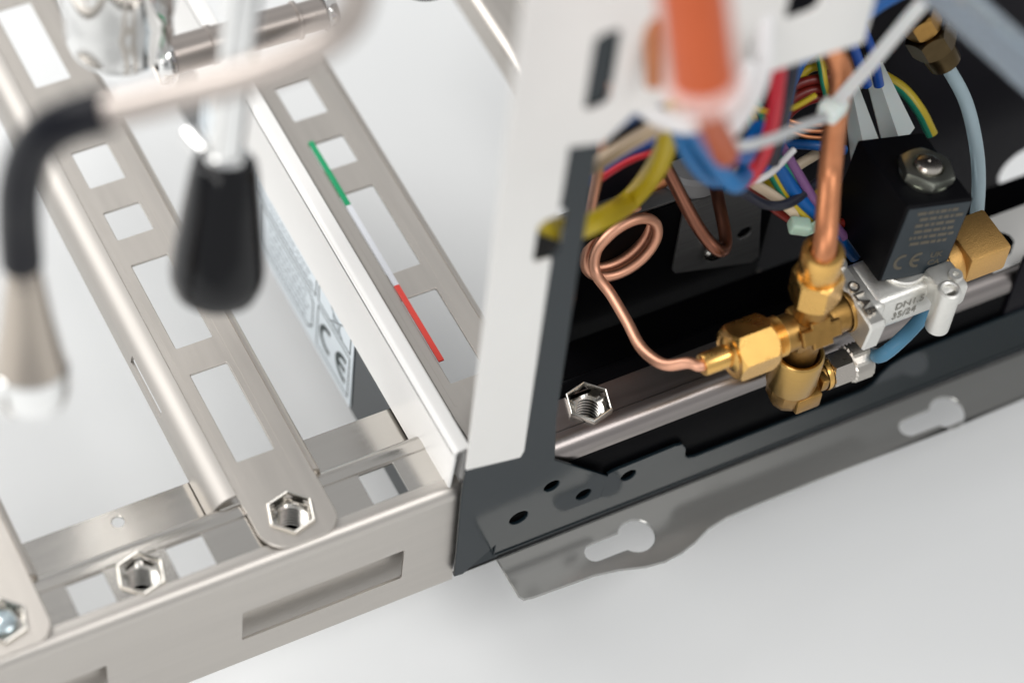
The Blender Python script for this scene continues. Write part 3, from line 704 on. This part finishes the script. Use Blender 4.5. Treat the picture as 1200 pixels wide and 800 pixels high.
def earth(label, pts, w=14):
    d = sum(p[2] for p in pts) / len(pts); mb = MB(); mb.tube(P(*pts), w / 2 * d / FPX, 16, sector=(CR * .8 - CF * .4 - CD * .4).normalized())
    return tag(mb.build('earth_wire', ['w_green', 'w_yellow']), label, 'wire', G)
earth('green and yellow earth wire running down into the green tie', [(878, 130, 1030), (890, 165, 1032), (905, 202, 1036), (926, 236, 1042), (950, 264, 1046)])
earth('green and yellow earth wire arching behind the nylon strips', [(1032, 88, 1075), (1058, 105, 1078), (1078, 130, 1080), (1092, 158, 1084)], 15)
run('blue_wire', 'blue wire between the earth wire and the purple wire', 'wire', 'w_blue', 17, [(886, 148, 1030), (908, 188, 1034), (932, 226, 1040), (962, 258, 1048), (985, 280, 1056), (1002, 300, 1064)], G)
run('purple_wire', 'purple wire running right of the blue wire', 'wire', 'w_purple', 12, [(902, 150, 1028), (918, 175, 1032), (938, 208, 1038), (958, 240, 1044), (990, 278, 1054)], G)
run('cream_wire', 'cream wire ending at the green tie', 'wire', 'w_cream', 13, [(862, 200, 1030), (885, 216, 1034), (910, 232, 1038), (934, 252, 1044), (955, 268, 1048)], G)
run('dark_red_wire', 'dark red wire under the cream wire', 'wire', 'w_darkred', 12, [(868, 212, 1040), (895, 234, 1044), (922, 254, 1048), (950, 268, 1050), (985, 262, 1054), (996, 258, 1056)], G)
run('yellow_wire', 'yellow wire passing behind the copper riser', 'wire', 'w_yellow', 13, [(866, 202, 1044), (892, 211, 1048), (920, 220, 1054), (955, 224, 1060), (992, 221, 1064)], G)
run('blue_wire', 'blue wire lying level left of the copper riser', 'wire', 'w_blue', 12, [(895, 172, 1060), (925, 169, 1060), (960, 171, 1060), (990, 176, 1066)], G)
run('printed_cable', 'dirty cream cable low behind the purple wire', 'cable', 'w_cream', 13, [(920, 205, 1066), (938, 192, 1066), (958, 180, 1068)], G)
for i, (o_, c_, lab) in enumerate((((0, 0), 'w_darkred', 'dark red wire arching left of the riser, uppermost of three'), ((4, 11), 'w_darkred', 'dark red wire arching left of the riser, middle of three'), ((7, 21), 'w_darkred', 'dark red wire arching left of the riser, lowest of three'))):
    run('dark_red_wire', lab, 'wire', c_, 12, [(905 + o_[0], 136 + o_[1], 1050 + i * 2), (918 + o_[0], 112 + o_[1], 1048 + i * 2), (940 + o_[0], 97 + o_[1], 1048 + i * 2), (975, 90 + o_[1], 1050 + i * 2)], G)
for i in range(3):
    run('copper_strand', ('thin', 'middle', 'lower')[i] + ' bare copper strand sagging left of the riser', 'wire', 'copper', 6 - i * .6, [(892, 126 + i * 5, 1040), (918, 139 + i * 6, 1042), (945, 146 + i * 7, 1044), (975, 146 + i * 8, 1048)], G)
run('blue_wire', 'blue wire arching under the pale top sheet, left of the riser', 'wire', 'w_blue', 13, [(928, 98, 1040), (940, 72, 1036), (958, 56, 1034), (975, 48, 1034)], G)
run('yellow_wire', 'short yellow wire curve seen under the blue arch', 'wire', 'w_yellow', 11, [(935, 92, 1050), (950, 80, 1050), (972, 76, 1052)], G)
earth('green and yellow earth wire hugging the kinked riser', [(956, 50, 1045), (962, 75, 1045), (966, 98, 1046), (972, 120, 1050)], 10)
run('blue_wire', 'deep blue wire right of the riser, left of a pair', 'wire', 'w_deepblue', 13, [(992, 10, 1030), (996, 40, 1034), (1004, 66, 1040), (1016, 100, 1050)], G)
run('blue_wire', 'deep blue wire right of the riser, right of a pair', 'wire', 'w_deepblue', 13, [(1002, 0, 1035), (1012, 35, 1040), (1022, 62, 1046), (1030, 100, 1056)], G)
run('blue_cable', 'blue cable crossing the top edge right of the pale sheet', 'cable', 'w_blue', 20, [(1006, 22, 985), (1030, 4, 985), (1062, -14, 985)], G)
run('blue_cable', 'short teal blue cable peeking left of the white cable', 'cable', 'w_sky', 14, [(845, 62, 900), (862, 66, 905), (880, 74, 915)], G)
run('dark_cable', 'black cable at the top edge beside the thick white cable', 'cable', 'w_dark', 28, [(880, -30, 880), (882, 0, 885), (886, 22, 892)], G)
run('blue_wire', 'thin blue wire hanging between the red wire and the dark red arches', 'wire', 'w_blue', 8, [(940, 60, 1020), (930, 100, 1022), (922, 140, 1026), (912, 180, 1030), (890, 210, 1034)], G)
run('yellow_wire', 'thin yellow wire crossing behind the bright red wire', 'wire', 'w_yellow', 7, [(870, 120, 1010), (895, 130, 1014), (925, 128, 1018), (955, 112, 1024)], G)
run('white_wire', 'thin white wire dropping behind the bright blue cables', 'wire', 'w_white', 8, [(820, 150, 990), (842, 190, 1000), (866, 214, 1010), (900, 205, 1020), (930, 176, 1030)], G)
run('red_wire', 'thin red wire running under the beige cable', 'wire', 'w_red', 8, [(700, 212, 1010), (735, 190, 1005), (770, 176, 1000), (810, 160, 995)], G)
run('blue_wire', 'deep blue wire sloping below the beige cable', 'wire', 'w_deepblue', 13, [(690, 214, 1020), (725, 188, 1010), (760, 168, 1000), (790, 158, 995)], G)
run('green_wire', 'thin green wire beside the blue wire left of the riser', 'wire', 'w_green', 8, [(885, 110, 1020), (898, 150, 1026), (912, 182, 1032), (935, 214, 1040), (958, 240, 1048)], G)
run('black_wire', 'black wire sagging across the loom above the green tie', 'wire', 'w_dark', 12, [(872, 226, 1020), (898, 240, 1030), (925, 238, 1036), (958, 214, 1046)], G)
# green cable tie on the loom
gt = thing('loom_tie', at(938, 266, d=1040), 'milky green cable tie head gathering the loom', 'cable tie')
mb = MB(); mb.box(at(937, 265, d=1040), (8.2, 6, 5.2), 1.2, Matrix.Rotation(-.35, 3, 'Z') @ Matrix.Rotation(.25, 3, 'Y'), seg=3); mb.build('head', 'greentie', gt)
mb = MB(); ax_ = (at(950, 264, d=1046) - at(926, 236, d=1042)).normalized(); mb.lathe([(6.6, -1.8), (7.2, -1.8), (7.2, 1.8), (6.6, 1.8)], at(953, 257, d=1047), ax_, 28); mb.build('band', 'greentie', gt)
# frosted nylon strips behind the coil
for lab, qd in (('left frosted nylon strip standing behind the black coil', [(988, 108), (1006, 100), (1040, 190), (1005, 250)]), ('right frosted nylon strip standing behind the black coil', [(1012, 80), (1034, 73), (1072, 150), (1040, 190)])):
    mb = MB(); c4 = P(*[(a, b_, 1068 + (b_ - 100) * .05) for a, b_ in qd]); n = CF * 1.6
    m01 = c4[0].lerp(c4[1], .45) - CF * 5; m32 = c4[3].lerp(c4[2], .45) - CF * 5
    fr_ = [c4[0], m01, c4[1], c4[2], m32, c4[3]]
    mb.add(fr_ + [p + n for p in fr_], [(0, 1, 4, 5), (1, 2, 3, 4), (11, 10, 7, 6), (10, 9, 8, 7), (0, 6, 7, 1), (1, 7, 8, 2), (2, 8, 9, 3), (3, 9, 10, 4), (4, 10, 11, 5), (5, 11, 6, 0)])
    tag(mb.build('nylon_strip', 'nylon'), lab, 'strip', 'frosted nylon strips')
# grey motor can behind the yellow cable
mb = MB(); c = at(812, 150, d=1072); mb.lathe([(.1, 0), (13, 0), (14, .8), (14, 26), (12.5, 28), (.1, 28.5)], at(800, 232, d=1085), (at(825, 130, d=1040) - at(800, 232, d=1085)).normalized(), 36)
tag(mb.build('grey_capacitor', 'greycan'), 'grey cylinder behind the yellow and bright blue cables', 'capacitor')

# ------------------------------------------------------------------ group head, steam wand and lever in the foreground
gh = thing('group_head', at(140, 60, d=985), 'polished chrome group cylinder at the top left', 'group head')
gb = at(140, 52, d=985)
mb = MB(); mb.lathe([(.1, -1.5), (9, -1.5), (10.5, 0), (15.5, 1.2), (18.2, 3.6), (19.2, 8), (19.2, 22), (20.6, 24), (20.6, 60), (19, 90)], gb, (0, 0, 1), 48); mb.build('cylinder', 'chrome', gh)
mb = MB(); mb.lathe([(6, -4.5), (10.5, -4.2), (11.2, -3), (11.2, -1), (6, -1)], gb, (0, 0, 1), 36); mb.build('outlet_rim', 'nickel', gh)
ht = thing('horizontal_tube', at(285, 48, d=1015), 'polished steel tube lying level behind the steam wand', 'tube')
a_, b_ = at(186, 70, d=1008), at(388, 12, d=1030); dd = (b_ - a_); L = dd.length
mb = MB(); mb.lathe([(.1, 0), (5.8, 0), (6.8, .8), (6.8, L * .28), (7.3, L * .285), (7.3, L * .31), (6.6, L * .315), (6.6, L * .78), (7.2, L * .785), (7.2, L * .80), (5.8, L * .81), (5.8, L * .95), (.1, L * .95)], a_, dd, 36); mb.build('barrel', 'tubesteel', ht)
mb = MB(); mb.lathe([(4, -1.5), (8.6, -1.2), (9.2, 0), (9.2, 3), (8.6, 4), (7, 4.2)], a_, dd, 36); mb.build('end_ring', 'chrome', ht)
mb = MB(); mb.lathe([(7, 0), (7.4, .4), (7.4, 3.4), (7, 4), (.1, 4)], a_ + dd * .95, dd, 36); mb.build('end_cap', 'chrome', ht)

sw = thing('steam_wand', at(36, 480, d=880), 'bent steel steam wand with black rubber sleeve and chrome tip', 'steam wand')
mb = MB(); mb.tube(P((100, 134, 792), (150, 126, 788), (220, 108, 782), (300, 86, 776), (365, 58, 770), (405, 28, 765), (420, -10, 758), (422, -50, 750)), 5.0, 24, smooth=8); mb.build('tube', 'tubesteel', sw)
mb = MB(); mb.tube(P((128, 130, 791), (92, 138, 793), (58, 154, 799), (34, 182, 810), (23, 222, 824), (22, 262, 840), (25, 306, 856)), 6.6, 24, smooth=8); mb.build('rubber_sleeve', 'rubber', sw)
t0, t1 = at(27, 302, d=855), at(38, 470, d=892); dd = t1 - t0; L = dd.length
mb = MB(); mb.lathe([(4.0, 0), (5.2, L * .05), (6.3, L * .18), (8.0, L * .4), (10.2, L * .62), (11.6, L * .74)], t0, dd, 40); mb.build('tip_cone', 'tip_dim', sw)
mb = MB(); mb.lathe([(11.4, L * .735), (12.1, L * .745), (12.2, L * .78), (12.1, L * .9), (11, L * .97), (8, L), (.1, L)], t0, dd, 40); mb.build('bright_tip_end', 'chrome', sw)  # brighter end standing for the white reflection on the chrome tip

lv = thing('lever', at(255, 365, d=905), 'chrome lever ending in a glossy black tapered knob', 'lever')
k0, k1 = at(288, -20, d=850), at(262, 205, d=890)
mb = MB(); mb.tube([k0, k1], 5.6, 28, smooth=4); mb.build('stem', 'chrome', lv)
dd = (k1 - k0).normalized(); kb = at(264, 186, d=887); ke = at(252, 354, d=917); kd = ke - kb; L = kd.length
mb = MB(); mb.lathe([(.1, -.2), (8.3, -.2), (10.0, .8), (11.0, L * .08), (12.6, L * .3), (14.3, L * .55), (15.5, L * .75), (15.2, L * .84), (13.4, L * .925), (10.0, L * .972), (5.2, L * .994), (.1, L)], kb, kd, 48); mb.build('knob', 'plastic', lv)
mb = MB(); mb.lathe([(5.6, -3), (7.0, -2.6), (7.2, -.6), (6, -.2)], kb, kd, 32); mb.build('ferrule', 'chrome', lv)
# second polished arm behind the lever
run('polished_rod', 'slim polished rod rising behind the chrome lever stem', 'rod', 'chrome', 26, [(222, 158, 905), (240, 178, 900), (262, 196, 893)])
# dark round knob cut by the top edge
mb = MB(); c = at(496, -22, d=1015); mb.lathe([(.1, 0), (9, .2), (11.5, 1.6), (12, 4), (12, 22), (.1, 22)], c, (0, 0, 1), 36)
tag(mb.build('round_knob', 'plastic'), 'dark round knob cut off by the top edge', 'knob')
